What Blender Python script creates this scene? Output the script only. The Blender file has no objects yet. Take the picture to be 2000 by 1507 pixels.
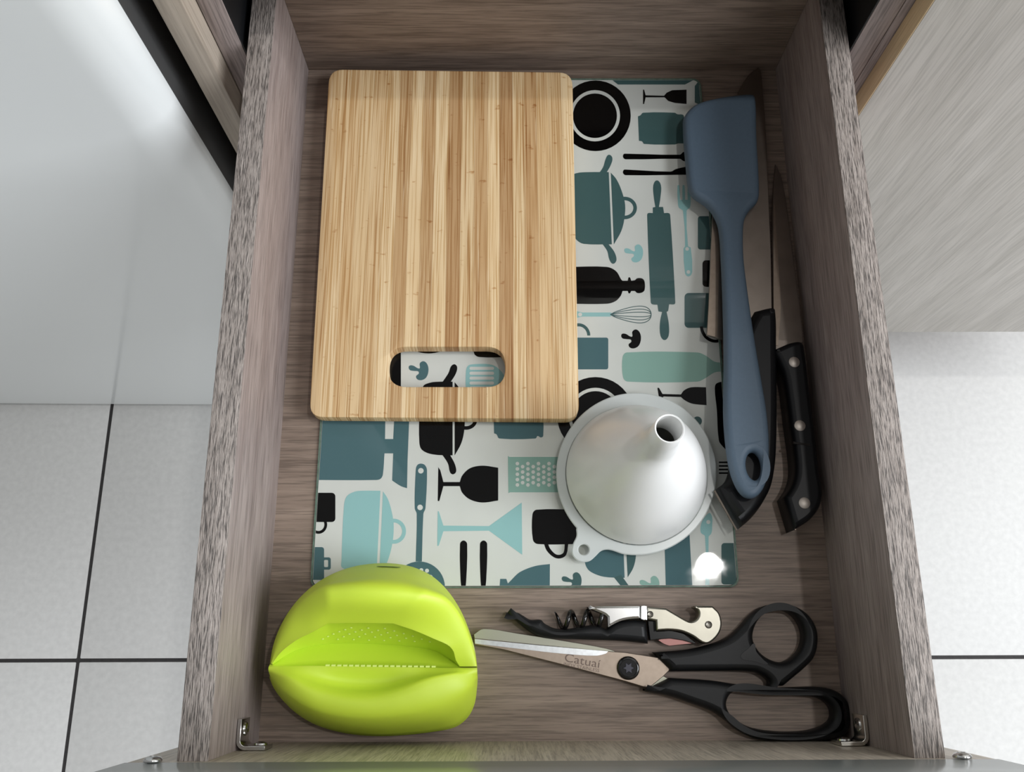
import bpy, bmesh, math, random
from mathutils import Vector, Matrix
from mathutils.geometry import tessellate_polygon
from mathutils.bvhtree import BVHTree

random.seed(7)
S = bpy.context.scene
COL = S.collection

# ------------------------------------------------------------------ camera
F = 1704.1                       # focal length in pixels of the 2000 px wide frame
CP = Vector((-0.0259, -0.4027, 0.5423))
RX, RY, RZ = 0.2916, -0.0047, -0.002
CR = Matrix.Rotation(RZ, 3, 'Z') @ Matrix.Rotation(RX, 3, 'X') @ Matrix.Rotation(RY, 3, 'Y')
cam_d = bpy.data.cameras.new('camera')
cam_d.sensor_fit = 'HORIZONTAL'; cam_d.sensor_width = 36.0
cam_d.lens = 36.0 * F / 2000.0
cam_d.clip_start = 0.01; cam_d.clip_end = 50
cam = bpy.data.objects.new('camera', cam_d); COL.objects.link(cam)
M4 = CR.to_4x4(); M4.translation = CP
cam.matrix_world = M4
S.camera = cam

# ------------------------------------------------------------------ light
W = bpy.data.worlds.new('room_light'); S.world = W; W.use_nodes = True
W.node_tree.nodes['Background'].inputs[0].default_value = (0.86, 0.86, 0.86, 1)
W.node_tree.nodes['Background'].inputs[1].default_value = 0.37

ld = bpy.data.lights.new('ceiling_bulb', 'POINT')           # ceiling bulb up to the right
ld.energy = 20; ld.color = (1.0, 0.985, 0.96); ld.shadow_soft_size = 0.032
lo = bpy.data.objects.new('ceiling_bulb', ld); COL.objects.link(lo); lo.location = (0.56, -0.17, 2.05)

wd = bpy.data.lights.new('window_daylight', 'AREA')         # daylight from the window on the right
wd.shape = 'RECTANGLE'; wd.size = 1.3; wd.size_y = 1.3; wd.energy = 55; wd.color = (0.93, 0.96, 1.0)
wo = bpy.data.objects.new('window_daylight', wd); COL.objects.link(wo)
wo.location = (1.80, -0.72, 1.45)
wo.rotation_euler = (Vector((0, -0.25, 0)) - wo.location).to_track_quat('-Z', 'Y').to_euler()

S.view_settings.view_transform = 'Standard'
S.view_settings.look = 'None'
S.view_settings.gamma = 1.0
S.view_settings.use_curve_mapping = False
S.view_settings.exposure = 0.17

# ------------------------------------------------------------------ helpers
def P(x, y, z):
    """point of the horizontal plane at height z that lies under photo pixel (x, y)"""
    d = CR @ Vector(((x - 1000) / F, -(y - 753.5) / F, -1))
    t = (z - CP.z) / d.z
    return CP + t * d

def srgb(r, g, b):
    f = lambda c: (c / 255 / 12.92) if c / 255 <= 0.04045 else ((c / 255 + 0.055) / 1.055) ** 2.4
    return (f(r), f(g), f(b), 1)

def tag(o, label=None, cat=None, group=None, kind=None):
    if label: o['label'] = label
    if cat: o['category'] = cat
    if group: o['group'] = group
    if kind: o['kind'] = kind
    return o

def thing(name, label, cat, loc):
    o = bpy.data.objects.new(name, None); COL.objects.link(o)
    o.empty_display_size = 0.02
    o.location = loc
    return tag(o, label, cat)

def base_of(o):
    v = Vector((0, 0, 0))
    while o is not None:
        v += Vector(o.location); o = o.parent
    return v

def link_mesh(name, me, mat, parent=None, smooth=None, loc=None):
    """me holds world coordinates; they are moved into the frame of the parent (or of loc)"""
    b = base_of(parent) if parent else Vector(loc or (0, 0, 0))
    me.transform(Matrix.Translation(-b))
    o = bpy.data.objects.new(name, me); COL.objects.link(o)
    if parent: o.parent = parent
    else: o.location = b
    if mat: me.materials.append(mat)
    if smooth is not None:
        me.polygons.foreach_set('use_smooth', [True] * len(me.polygons))
        me.set_sharp_from_angle(angle=math.radians(smooth))
    me.update()
    return o

def raw(name, verts, faces, mat, parent=None, smooth=None, loc=None):
    me = bpy.data.meshes.new(name); me.from_pydata([tuple(v) for v in verts], [], faces)
    bm = bmesh.new(); bm.from_mesh(me); bmesh.ops.recalc_face_normals(bm, faces=bm.faces); bm.to_mesh(me); bm.free()
    return link_mesh(name, me, mat, parent, smooth, loc)

def box(name, x0, x1, y0, y1, z0, z1, mat, parent=None, bev=0.0006, loc=None, seg=2):
    bm = bmesh.new()
    bmesh.ops.create_cube(bm, size=1)
    for v in bm.verts:
        v.co = Vector(((x0 + x1) / 2 + v.co.x * (x1 - x0), (y0 + y1) / 2 + v.co.y * (y1 - y0), (z0 + z1) / 2 + v.co.z * (z1 - z0)))
    if bev: bmesh.ops.bevel(bm, geom=bm.edges[:], offset=bev, segments=seg, affect='EDGES', profile=0.5)
    me = bpy.data.meshes.new(name); bm.to_mesh(me); bm.free()
    return link_mesh(name, me, mat, parent, 40, loc)

def smooth_loop(pts, seg=6, closed=True):
    """hermite curve through pts; a third value 1 marks a corner"""
    n = len(pts); out = []
    c = [len(p) > 2 and p[2] == 1 for p in pts]
    q = [Vector((p[0], p[1])) for p in pts]
    rng = range(n if closed else n - 1)
    for i in rng:
        j = (i + 1) % n
        a, b = q[i], q[j]
        if c[i] and c[j]: out.append(a); continue
        L = (b - a).length
        def tan(k):
            if not closed and k in (0, n - 1): return (b - a)
            p0, p2 = q[k - 1], q[(k + 1) % n]
            d = p2 - p0
            return d.normalized() * L if d.length > 1e-9 else (b - a)
        ta = (b - a) if c[i] else tan(i)
        tb = (b - a) if c[j] else tan(j)
        for s in range(seg):
            t = s / seg; t2 = t * t; t3 = t2 * t
            out.append(a * (2 * t3 - 3 * t2 + 1) + ta * (t3 - 2 * t2 + t) + b * (-2 * t3 + 3 * t2) + tb * (t3 - t2))
    if not closed: out.append(q[-1])
    return [(v.x, v.y) for v in out]

def circ(cx, cy, rx, ry=None, rot=0, n=40, a0=0, a1=2 * math.pi):
    ry = ry or rx; r = []
    full = abs(a1 - a0 - 2 * math.pi) < 1e-6
    for k in range(n if full else n + 1):
        a = a0 + (a1 - a0) * k / n
        x, y = rx * math.cos(a), ry * math.sin(a)
        r.append((cx + x * math.cos(rot) - y * math.sin(rot), cy + x * math.sin(rot) + y * math.cos(rot)))
    return r

def rrect(x0, y0, x1, y1, r, n=5):
    o = []
    for cx, cy, a in ((x1 - r, y1 - r, 0), (x0 + r, y1 - r, 90), (x0 + r, y0 + r, 180), (x1 - r, y0 + r, 270)):
        for k in range(n + 1):
            t = math.radians(a + 90 * k / n); o.append((cx + r * math.cos(t), cy + r * math.sin(t)))
    return o

def area2(l): return sum(l[i][0] * l[(i + 1) % len(l)][1] - l[(i + 1) % len(l)][0] * l[i][1] for i in range(len(l)))

def loft(name, loops, prof, mat, parent=None, smooth=35, loc=None, bottom=True):
    """loops: outlines of 3-D points (first outer, then holes); prof: (inset, dz) rings from the bottom to the top"""
    bm = bmesh.new(); caps_b, caps_t = [], []
    for li, lp in enumerate(loops):
        lp = [Vector(p) for p in lp]
        lp = [p for i, p in enumerate(lp) if (p.xy - lp[i - 1].xy).length > 1e-6]
        if (area2(lp) > 0) != (li == 0): lp.reverse()
        n = len(lp); nor = []
        for i in range(n):
            e0 = (lp[i].xy - lp[i - 1].xy).normalized(); e1 = (lp[(i + 1) % n].xy - lp[i].xy).normalized()
            n0 = Vector((-e0.y, e0.x)); n1 = Vector((-e1.y, e1.x)); m = n0 + n1
            if m.length < 1e-4: m = n0
            m.normalize(); nor.append(m / max(0.45, m.dot(n0)))
        rings = []
        for ins, dz in prof:
            rings.append([bm.verts.new((p.x + k.x * ins, p.y + k.y * ins, p.z + dz)) for p, k in zip(lp, nor)])
        for a, b in zip(rings, rings[1:]):
            for i in range(n):
                j = (i + 1) % n
                bm.faces.new((a[i], a[j], b[j], b[i]))
        caps_b.append(rings[0]); caps_t.append(rings[-1])
    for caps, flip in ((caps_t, False), (caps_b, True)):
        if flip and not bottom: continue
        flat = [v for r in caps for v in r]
        for t in tessellate_polygon([[Vector((v.co.x, v.co.y, 0)) for v in r] for r in caps]):
            try:
                bm.faces.new([flat[i] for i in t])
            except ValueError: pass
    bmesh.ops.recalc_face_normals(bm, faces=bm.faces)
    ncap = [len(f.verts) == 3 for f in bm.faces]
    me = bpy.data.meshes.new(name); bm.to_mesh(me); bm.free()
    o = link_mesh(name, me, mat, parent, smooth, loc)
    for p, k in zip(me.polygons, ncap):
        if k: p.use_smooth = False
    return o

def plate(b, z0, z1):
    """bevelled plate profile between heights z0 and z1 (bevel b), relative to the outline's z"""
    return [(b, z0), (0, z0 + b), (0, z1 - b), (b * .3, z1 - b * .3), (b, z1)]

def pillow(h, ins, n=6, z0=0.0, foot=0.001):
    """rounded-over profile: vertical lower side, quarter-ellipse shoulder"""
    r = [(foot, z0), (0, z0 + foot)]
    mid = z0 + (h - z0) * .35
    for k in range(n + 1):
        t = math.pi / 2 * k / n
        r.append((ins * (1 - math.cos(t)), mid + (h - mid) * math.sin(t)))
    return r

def px(loop, z):
    return [P(p[0], p[1], z(p[0], p[1]) if callable(z) else z) for p in loop]

def flat(name, loops_px, z, mat, parent):
    loops = [px(l, z) for l in loops_px]
    verts = [p for l in loops for p in l]
    tris = tessellate_polygon([[Vector((p.x, p.y, 0)) for p in l] for l in loops])
    me = bpy.data.meshes.new(name); me.from_pydata([tuple(v) for v in verts], [], [tuple(t) for t in tris])
    bm = bmesh.new(); bm.from_mesh(me)
    for f in bm.faces:
        f.normal_update()
        if f.normal.z < 0: f.normal_flip()
    bm.to_mesh(me); bm.free()
    return link_mesh(name, me, mat, parent)

def tube(name, pts, r, mat, parent=None, n=10, loc=None, closed=False, taper=None):
    pts = [Vector(p) for p in pts]; bm = bmesh.new(); rings = []
    up = Vector((0, 0, 1)); N = len(pts)
    for i, p in enumerate(pts):
        a = pts[(i - 1) % N] if (closed or i) else p
        b = pts[(i + 1) % N] if (closed or i < N - 1) else p
        t = (b - a).normalized()
        s = t.cross(up)
        if s.length < 1e-3: s = t.cross(Vector((1, 0, 0)))
        s.normalize(); u = s.cross(t)
        rr = r * (taper(i / (N - 1)) if taper else 1)
        rings.append([bm.verts.new(p + rr * (math.cos(2 * math.pi * k / n) * s + math.sin(2 * math.pi * k / n) * u)) for k in range(n)])
    for i in range(N if closed else N - 1):
        a, b = rings[i], rings[(i + 1) % N]
        for k in range(n): bm.faces.new((a[k], a[(k + 1) % n], b[(k + 1) % n], b[k]))
    if not closed: bm.faces.new(rings[0]); bm.faces.new(rings[-1])
    bmesh.ops.recalc_face_normals(bm, faces=bm.faces)
    me = bpy.data.meshes.new(name); bm.to_mesh(me); bm.free()
    return link_mesh(name, me, mat, parent, 50, loc)

def lathe(name, c, prof, mat, parent=None, n=72, axis=Vector((0, 0, 1)), closed=False, smooth=50, loc=None):
    axis = axis.normalized(); s = axis.orthogonal().normalized(); u = axis.cross(s); bm = bmesh.new(); rings = []
    for r, h in prof:
        if r < 1e-7: rings.append([bm.verts.new(c + axis * h)]); continue
        rings.append([bm.verts.new(c + axis * h + r * (math.cos(2 * math.pi * k / n) * s + math.sin(2 * math.pi * k / n) * u)) for k in range(n)])
    prs = list(zip(rings, rings[1:])) + ([(rings[-1], rings[0])] if closed else [])
    for a, b in prs:
        for k in range(n):
            j = (k + 1) % n
            if len(a) == 1: bm.faces.new((a[0], b[k], b[j]))
            elif len(b) == 1: bm.faces.new((a[k], a[j], b[0]))
            else: bm.faces.new((a[k], a[j], b[j], b[k]))
    bmesh.ops.recalc_face_normals(bm, faces=bm.faces)
    me = bpy.data.meshes.new(name); bm.to_mesh(me); bm.free()
    return link_mesh(name, me, mat, parent, smooth, loc)

# ------------------------------------------------------------------ materials
def newmat(name):
    m = bpy.data.materials.new(name); m.use_nodes = True
    nt = m.node_tree; return m, nt, nt.nodes['Principled BSDF'], nt.nodes.new, nt.links.new

def plain(name, col, rough=0.5, metal=0.0, spec=0.5, noise=0.0, nscale=400, bump=0.0, sss=0.0, coat=0.0):
    m, nt, b, N, L = newmat(name)
    b.inputs['Base Color'].default_value = col; b.inputs['Roughness'].default_value = rough
    b.inputs['Metallic'].default_value = metal; b.inputs['Specular IOR Level'].default_value = spec
    b.inputs['Coat Weight'].default_value = coat
    if sss:
        b.inputs['Subsurface Weight'].default_value = sss
        b.inputs['Subsurface Radius'].default_value = (1, .9, .6); b.inputs['Subsurface Scale'].default_value = 0.004
    if noise or bump:
        tc = N('ShaderNodeTexCoord'); no = N('ShaderNodeTexNoise')
        no.inputs['Scale'].default_value = nscale; no.inputs['Detail'].default_value = 4
        L(tc.outputs['Object'], no.inputs['Vector'])
        if noise:
            r = N('ShaderNodeValToRGB')
            k = noise
            r.color_ramp.elements[0].color = (col[0] * (1 - k), col[1] * (1 - k), col[2] * (1 - k), 1)
            r.color_ramp.elements[1].color = (min(1, col[0] * (1 + k)), min(1, col[1] * (1 + k)), min(1, col[2] * (1 + k)), 1)
            r.color_ramp.elements[0].position = .3; r.color_ramp.elements[1].position = .7
            L(no.outputs['Fac'], r.inputs['Fac']); L(r.outputs['Color'], b.inputs['Base Color'])
        if bump:
            bp = N('ShaderNodeBump'); bp.inputs['Strength'].default_value = bump; bp.inputs['Distance'].default_value = 0.0004
            L(no.outputs['Fac'], bp.inputs['Height']); L(bp.outputs['Normal'], b.inputs['Normal'])
    return m

def wood(name, dark, light, axis, rough=0.5, broad=70, fine=900, along=7, bump=0.15, pores=0.35, spec=0.4, dist=0.0003):
    """laminate with grain running along axis 0, 1 or 2"""
    m, nt, b, N, L = newmat(name)
    tc = N('ShaderNodeTexCoord')
    def noise(sc, al, det, w=0.0):
        mp = N('ShaderNodeMapping'); s = [sc, sc, sc]; s[axis] = al
        mp.inputs['Scale'].default_value = s; mp.inputs['Location'].default_value = (w, w * 1.7, w * .6)
        no = N('ShaderNodeTexNoise'); no.inputs['Scale'].default_value = 1; no.inputs['Detail'].default_value = det
        no.inputs['Roughness'].default_value = .6
        L(tc.outputs['Object'], mp.inputs['Vector']); L(mp.outputs['Vector'], no.inputs['Vector'])
        return no.outputs['Fac']
    n1 = noise(broad, along, 5); n2 = noise(fine, along * 5, 3, 3.1); n3 = noise(broad * 3.5, along * 1.6, 3, 8.0)
    mx = N('ShaderNodeMix'); mx.inputs['Factor'].default_value = 0.45
    L(n1, mx.inputs['A']); L(n3, mx.inputs['B'])
    r = N('ShaderNodeValToRGB'); r.color_ramp.elements[0].color = dark; r.color_ramp.elements[1].color = light
    r.color_ramp.elements[0].position = .36; r.color_ramp.elements[1].position = .62
    L(mx.outputs['Result'], r.inputs['Fac'])
    r2 = N('ShaderNodeValToRGB'); k = 1 - pores
    r2.color_ramp.elements[0].color = (k, k, k, 1); r2.color_ramp.elements[1].color = (1, 1, 1, 1)
    r2.color_ramp.elements[0].position = .38; r2.color_ramp.elements[1].position = .55
    L(n2, r2.inputs['Fac'])
    mu = N('ShaderNodeMix'); mu.data_type = 'RGBA'; mu.blend_type = 'MULTIPLY'; mu.inputs['Factor'].default_value = 1
    L(r.outputs['Color'], mu.inputs['A']); L(r2.outputs['Color'], mu.inputs['B']); L(mu.outputs['Result'], b.inputs['Base Color'])
    b.inputs['Roughness'].default_value = rough; b.inputs['Specular IOR Level'].default_value = spec
    if bump:
        bp = N('ShaderNodeBump'); bp.inputs['Strength'].default_value = bump; bp.inputs['Distance'].default_value = dist
        L(n2, bp.inputs['Height']); L(bp.outputs['Normal'], b.inputs['Normal'])
    return m

WD, WL = srgb(144, 130, 126), srgb(166, 153, 149)
W_Y = wood('laminate_grain_y', WD, WL, 1)
W_X = wood('laminate_grain_x', srgb(118, 102, 91), srgb(148, 131, 118), 0)
W_Z = wood('laminate_grain_z', WD, WL, 2)
EDGE = wood('textured_edge_band', srgb(144, 134, 127), srgb(184, 174, 167), 1, broad=900, fine=1900, along=26, bump=1.0, pores=0.74, rough=.5, dist=0.0008)
FRONT_IN = wood('pale_brushed_laminate', srgb(172, 162, 148), srgb(200, 190, 175), 2, broad=200, fine=1100, along=9, bump=.5, pores=.35, rough=.38, spec=.6)
DOORW = wood('greige_door_laminate', srgb(182, 177, 169), srgb(202, 197, 190), 2, broad=45, fine=650, along=4, bump=.1, pores=.16, rough=.42)
DOOREDGE = wood('beige_door_edge', srgb(206, 180, 140), srgb(226, 202, 164), 2, broad=120, fine=700, along=6, bump=.1, pores=.15)
FILLER = wood('pale_filler_laminate', srgb(158, 146, 132), srgb(182, 170, 156), 2, broad=120, fine=800, along=5, bump=.1, pores=.15)
TILE = plain('floor_tile', srgb(222, 222, 220), .6, spec=.25, noise=.05, nscale=140, bump=.04)
GROUT = plain('dark_grout', srgb(52, 50, 50), .8, noise=.2)
FRIDGE = plain('white_enamel', srgb(242, 246, 246), .12, spec=.55, bump=.012, nscale=700)
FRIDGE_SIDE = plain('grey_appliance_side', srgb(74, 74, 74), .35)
GASKET = plain('dark_gasket', srgb(28, 28, 29), .5)
STONE = plain('worktop_stone', srgb(96, 92, 88), .3, noise=.25, nscale=250)
WALLM = plain('wall_paint', srgb(226, 224, 218), .7, noise=.02, nscale=60)
PROFILE = plain('grey_lacquered_profile', srgb(150, 156, 155), .24, spec=.5)
STEEL = plain('polished_steel', (.58, .58, .57, 1), .2, metal=1)
STEELB = plain('brushed_blade_steel', srgb(160, 146, 133), .42, metal=1, noise=.06, nscale=300)
STEELD = plain('satin_knife_steel', srgb(142, 133, 125), .36, metal=1, noise=.07, nscale=90)
TANG = plain('dull_tang_steel', srgb(116, 106, 96), .6, metal=.5)
RIVET = plain('matte_rivet_steel', srgb(186, 178, 170), .5, metal=.85)
ZINC = plain('zinc_plated_steel', (.78, .76, .70, 1), .2, metal=1)
BLACKP = plain('black_plastic', srgb(19, 20, 22), .45, spec=.3, bump=.05, nscale=900)
BLACKG = plain('black_gloss', srgb(14, 13, 13), .12, spec=.6)
BLACKH = plain('black_knife_handle', srgb(18, 19, 22), .42, spec=.3, bump=.04, nscale=1200)
SPAT = plain('slate_blue_silicone', srgb(82, 99, 115), .5, spec=.4, noise=.03, nscale=500, bump=.03)
LIME = plain('lime_silicone', srgb(202, 226, 64), .5, spec=.6, sss=.35, bump=.03, nscale=800)
LIMED = plain('lime_perforated', srgb(138, 192, 24), .45, sss=.3)
LIMEP = plain('pale_lime', srgb(222, 240, 130), .4)
LIMEK = plain('dark_lime_slot', srgb(96, 120, 16), .6)
FUN = plain('white_translucent_plastic', srgb(250, 251, 249), .26, spec=.5, sss=.25, bump=.01, nscale=200)
FUN.node_tree.nodes['Principled BSDF'].inputs['Subsurface Radius'].default_value = (1, 1, .95)
FUN.node_tree.nodes['Principled BSDF'].inputs['Subsurface Scale'].default_value = .004
ETCH = plain('etched_mark', srgb(112, 96, 88), .55, metal=.4)

def flange_mat():
    m, nt, b, N, L = newmat('milky_flange_plastic')
    b.inputs['Base Color'].default_value = srgb(216, 221, 219); b.inputs['Roughness'].default_value = .22
    tr = N('ShaderNodeBsdfTransparent'); tr.inputs[0].default_value = (.86, .88, .87, 1)
    mx = N('ShaderNodeMixShader'); mx.inputs[0].default_value = .28
    L(b.outputs[0], mx.inputs[1]); L(tr.outputs[0], mx.inputs[2]); L(mx.outputs[0], nt.nodes['Material Output'].inputs[0])
    return m
FLANGE = flange_mat()

def glass_mat():
    m, nt, b, N, L = newmat('clear_glass'); nt.nodes.remove(b)
    tr = N('ShaderNodeBsdfTransparent'); tr.inputs[0].default_value = (.985, .99, .985, 1)
    gl = N('ShaderNodeBsdfGlossy'); gl.inputs['Roughness'].default_value = .035
    fr = N('ShaderNodeFresnel'); fr.inputs['IOR'].default_value = 1.36
    ge = N('ShaderNodeNewGeometry'); inv = N('ShaderNodeMath'); inv.operation = 'SUBTRACT'; inv.inputs[0].default_value = 1
    mu = N('ShaderNodeMath'); mu.operation = 'MULTIPLY'
    L(ge.outputs['Backfacing'], inv.inputs[1]); L(inv.outputs[0], mu.inputs[0]); L(fr.outputs[0], mu.inputs[1])
    # greasy smudges: rougher film in patches
    tc = N('ShaderNodeTexCoord'); no = N('ShaderNodeTexNoise'); no.inputs['Scale'].default_value = 45; no.inputs['Detail'].default_value = 6
    ra = N('ShaderNodeMapRange'); ra.inputs['From Min'].default_value = .45; ra.inputs['From Max'].default_value = .75
    ra.inputs['To Min'].default_value = .012; ra.inputs['To Max'].default_value = .10
    L(tc.outputs['Object'], no.inputs['Vector']); L(no.outputs['Fac'], ra.inputs['Value']); L(ra.outputs[0], gl.inputs['Roughness'])
    mx = N('ShaderNodeMixShader'); L(mu.outputs[0], mx.inputs[0]); L(tr.outputs[0], mx.inputs[1]); L(gl.outputs[0], mx.inputs[2])
    L(mx.outputs[0], nt.nodes['Material Output'].inputs[0]); return m
GLASS = glass_mat()
GEDGE = plain('green_glass_edge', srgb(96, 116, 104), .5, spec=.2, noise=.3, nscale=260)
PW = plain('print_white', srgb(208, 209, 205), .6, spec=0, noise=.015, nscale=60)
PK = plain('print_black', srgb(11, 10, 10), .6, spec=0)
PD = plain('print_dark_teal', srgb(76, 105, 111), .6, spec=0)
PM = plain('print_deep_teal', srgb(70, 96, 97), .6, spec=0)
PL = plain('print_light_teal', srgb(146, 188, 189), .6, spec=0)
PG = plain('print_sage_green', srgb(138, 172, 162), .6, spec=0)

def bamboo_mat():
    m, nt, b, N, L = newmat('bamboo')
    tc = N('ShaderNodeTexCoord'); oi = N('ShaderNodeObjectInfo')
    # every strip reads another slice of the grain
    off = N('ShaderNodeVectorMath'); off.operation = 'MULTIPLY_ADD'
    cmb = N('ShaderNodeCombineXYZ'); L(oi.outputs['Random'], cmb.inputs[1]); L(oi.outputs['Random'], cmb.inputs[2])
    off.inputs[1].default_value = (0, 3, 2)
    L(cmb.outputs[0], off.inputs[0]); L(tc.outputs['Object'], off.inputs[2])
    def noise(sx, sy, det, rot=0):
        mp = N('ShaderNodeMapping'); mp.inputs['Scale'].default_value = (sx, sy, 20); mp.inputs['Rotation'].default_value = (0, 0, rot)
        no = N('ShaderNodeTexNoise'); no.inputs['Scale'].default_value = 1; no.inputs['Detail'].default_value = det
        L(off.outputs[0], mp.inputs['Vector']); L(mp.outputs['Vector'], no.inputs['Vector']); return no.outputs['Fac']
    def ramp(f, p0, c0, p1, c1):
        r = N('ShaderNodeValToRGB'); e = r.color_ramp.elements
        e[0].position = p0; e[0].color = c0; e[1].position = p1; e[1].color = c1
        L(f, r.inputs['Fac']); return r.outputs['Color']
    def mult(a, c):
        u = N('ShaderNodeMix'); u.data_type = 'RGBA'; u.blend_type = 'MULTIPLY'; u.inputs['Factor'].default_value = 1
        L(a, u.inputs['A']); L(c, u.inputs['B']); return u.outputs['Result']
    fib = noise(1300, 12, 3); fib2 = noise(420, 7, 3); knot = noise(130, 230, 3); soft = noise(60, 9, 2); cut = noise(700, 18, 2, .75)
    c = mult(oi.outputs['Color'], ramp(fib, .38, (.70, .58, .44, 1), .52, (1, 1, 1, 1)))
    c = mult(c, ramp(fib2, .30, (.62, .47, .32, 1), .41, (1, 1, 1, 1)))
    c = mult(c, ramp(soft, .35, (.90, .84, .76, 1), .65, (1.0, 1.0, 1.0, 1)))
    c = mult(c, ramp(knot, .67, (1, 1, 1, 1), .76, (.70, .53, .38, 1)))
    sc = N('ShaderNodeMix'); sc.data_type = 'RGBA'; sc.inputs['B'].default_value = srgb(236, 214, 178)
    fr = N('ShaderNodeMapRange'); fr.inputs['From Min'].default_value = .66; fr.inputs['From Max'].default_value = .74; fr.inputs['To Max'].default_value = .45
    L(cut, fr.inputs['Value']); L(fr.outputs[0], sc.inputs['Factor']); L(c, sc.inputs['A'])
    L(sc.outputs['Result'], b.inputs['Base Color'])
    b.inputs['Roughness'].default_value = .5; b.inputs['Specular IOR Level'].default_value = .35
    bp = N('ShaderNodeBump'); bp.inputs['Strength'].default_value = .15; bp.inputs['Distance'].default_value = .0003
    L(fib, bp.inputs['Height']); L(bp.outputs['Normal'], b.inputs['Normal'])
    return m
BAMBOO = bamboo_mat()

# ------------------------------------------------------------------ setting: floor and wall
FZ = -0.585
fl = box('floor', -1.8, 2.0, -2.2, .60, FZ - .03, FZ - .0012, GROUT, None, 0, loc=(0, 0, FZ))
tag(fl, 'off-white speckled floor tiles with dark grout lines', kind='structure')
TS, GW = .45, .0042
gx, gy = -.555, -.4155
tile_me = None
for i in range(-2, 5):
    for j in range(-4, 2):
        x0, y0 = gx + i * TS + GW / 2, gy + j * TS + GW / 2
        if tile_me is None:
            t = box('tile', x0, x0 + TS - GW, y0, y0 + TS - GW, FZ - .008, FZ, TILE, fl, .0012)
            tile_me, tref = t.data, (x0, y0)
        else:
            t = bpy.data.objects.new('tile', tile_me); COL.objects.link(t); t.parent = fl
            t.location = (x0 - tref[0], y0 - tref[1], 0)
wb = box('wall_back', -1.8, 2.0, .60, .68, FZ, 2.1, WALLM, None, 0, loc=(0, .64, FZ))
tag(wb, 'pale painted kitchen wall behind the units', kind='structure')

# ------------------------------------------------------------------ refrigerator (left)
fr = thing('refrigerator', 'glossy white refrigerator front with rounded edge beside the open drawer', 'refrigerator', (-.55, .2, FZ))
def column(name, outline, z0, z1, mat, parent, bev=.002):
    return loft(name, [[Vector((x, y, z0)) for x, y in outline]], [(bev, 0), (0, bev), (0, z1 - z0 - bev), (bev, z1 - z0)], mat, parent, 35)
xr, yf, ra, rb = -.2335, -.092, .030, .019
o = [(xr, -.071)]
for k in range(15):
    a = math.pi / 2 * k / 14
    o.append((xr - ra + ra * math.cos(a), yf + rb - rb * math.sin(a)))
for k in range(1, 25):                                # gently bowed door
    s = k / 24; o.append((xr - ra - s * .55, yf + .004 * s * s))
o += [(xr - ra - .57, -.071)]
column('door', o, FZ + .006, 1.25, FRIDGE, fr, .003)
box('door_liner', -.803, xr - .0008, -.071, -.036, FZ + .006, 1.25, FRIDGE_SIDE, fr, .001)
box('gasket', -.795, -.246, -.036, -.020, FZ + .02, 1.24, GASKET, fr, .002)
box('body', -.81, -.2345, -.020, .57, FZ + .012, 1.25, FRIDGE_SIDE, fr, .004)
for x in (-.77, -.27):
    lathe('foot', Vector((x, .0, FZ)), [(0, 0), (.018, 0), (.018, .006), (.008, .008), (.008, .02), (0, .02)], GASKET, fr, 16)

# ------------------------------------------------------------------ kitchen units
CY = -.045        # front plane of the carcasses
fp = box('filler_panel', -.2208, -.2053, -.061, .55, FZ + .0, .309, FILLER, None, .0006, loc=(-.213, .2, FZ))
tag(fp, 'narrow grey-brown filler panel between refrigerator and drawer cabinet', 'panel')
cab = thing('drawer_cabinet', 'grey-brown laminate base cabinet holding the pulled-out drawer', 'cabinet', (0, .25, FZ))
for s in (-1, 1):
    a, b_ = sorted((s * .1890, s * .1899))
    box('dark_shade_sheet', a, b_, CY + .0004, .5, -.072, .155, BLACKP, cab, .0002)  # added black sheet, paints the cabinet's deep inner shade
    a, b_ = sorted((s * .190, s * .2048))
    box('side_panel', a, b_, CY, .55, -.388, .309, W_Z, cab)
box('bottom_panel', -.1898, .1898, CY, .55, -.388, -.373, W_Z, cab)
box('back_panel', -.1898, .1898, .54, .55, -.3725, .309, W_Z, cab)
box('top_rail', -.1898, .1898, CY, .08, .293, .309, W_X, cab)
box('fascia', -.1897, .1897, -.0440, -.0300, .150, .2925, W_X, cab)
box('divider_shelf', -.1885, .1885, -.0295, .5, .157, .170, W_X, cab, .0005)
lf = box('drawer_front', -.2045, .2045, -.061, CY - .0005, -.387, -.075, DOORW, cab)
box('plinth', -.2048, .2048, .030, .045, FZ, -.388, W_X, cab)

nb = thing('neighbour_cabinet', 'base cabinet with closed pale greige wood-grain door right of the drawer', 'cabinet', (.45, .25, FZ))
door = box('door', .2108, .72, -.061, CY - .0005, -.3862, .3085, DOORW, nb, .0004)
box('edge_band', .2102, .21085, -.0606, CY - .0008, -.3858, .3080, DOOREDGE, door, .0001)
box('carcass', .2052, .72, CY, .55, -.388, .309, W_Z, nb)
box('plinth', .2052, .72, .030, .045, FZ, -.388, W_X, nb)

ct = box('worktop', -.222, .9, -.0400, .598, .3095, .349, STONE, None, .003, loc=(.3, .25, .3095))
tag(ct, 'stone kitchen worktop running above the drawer and cabinet door', 'worktop')

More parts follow.
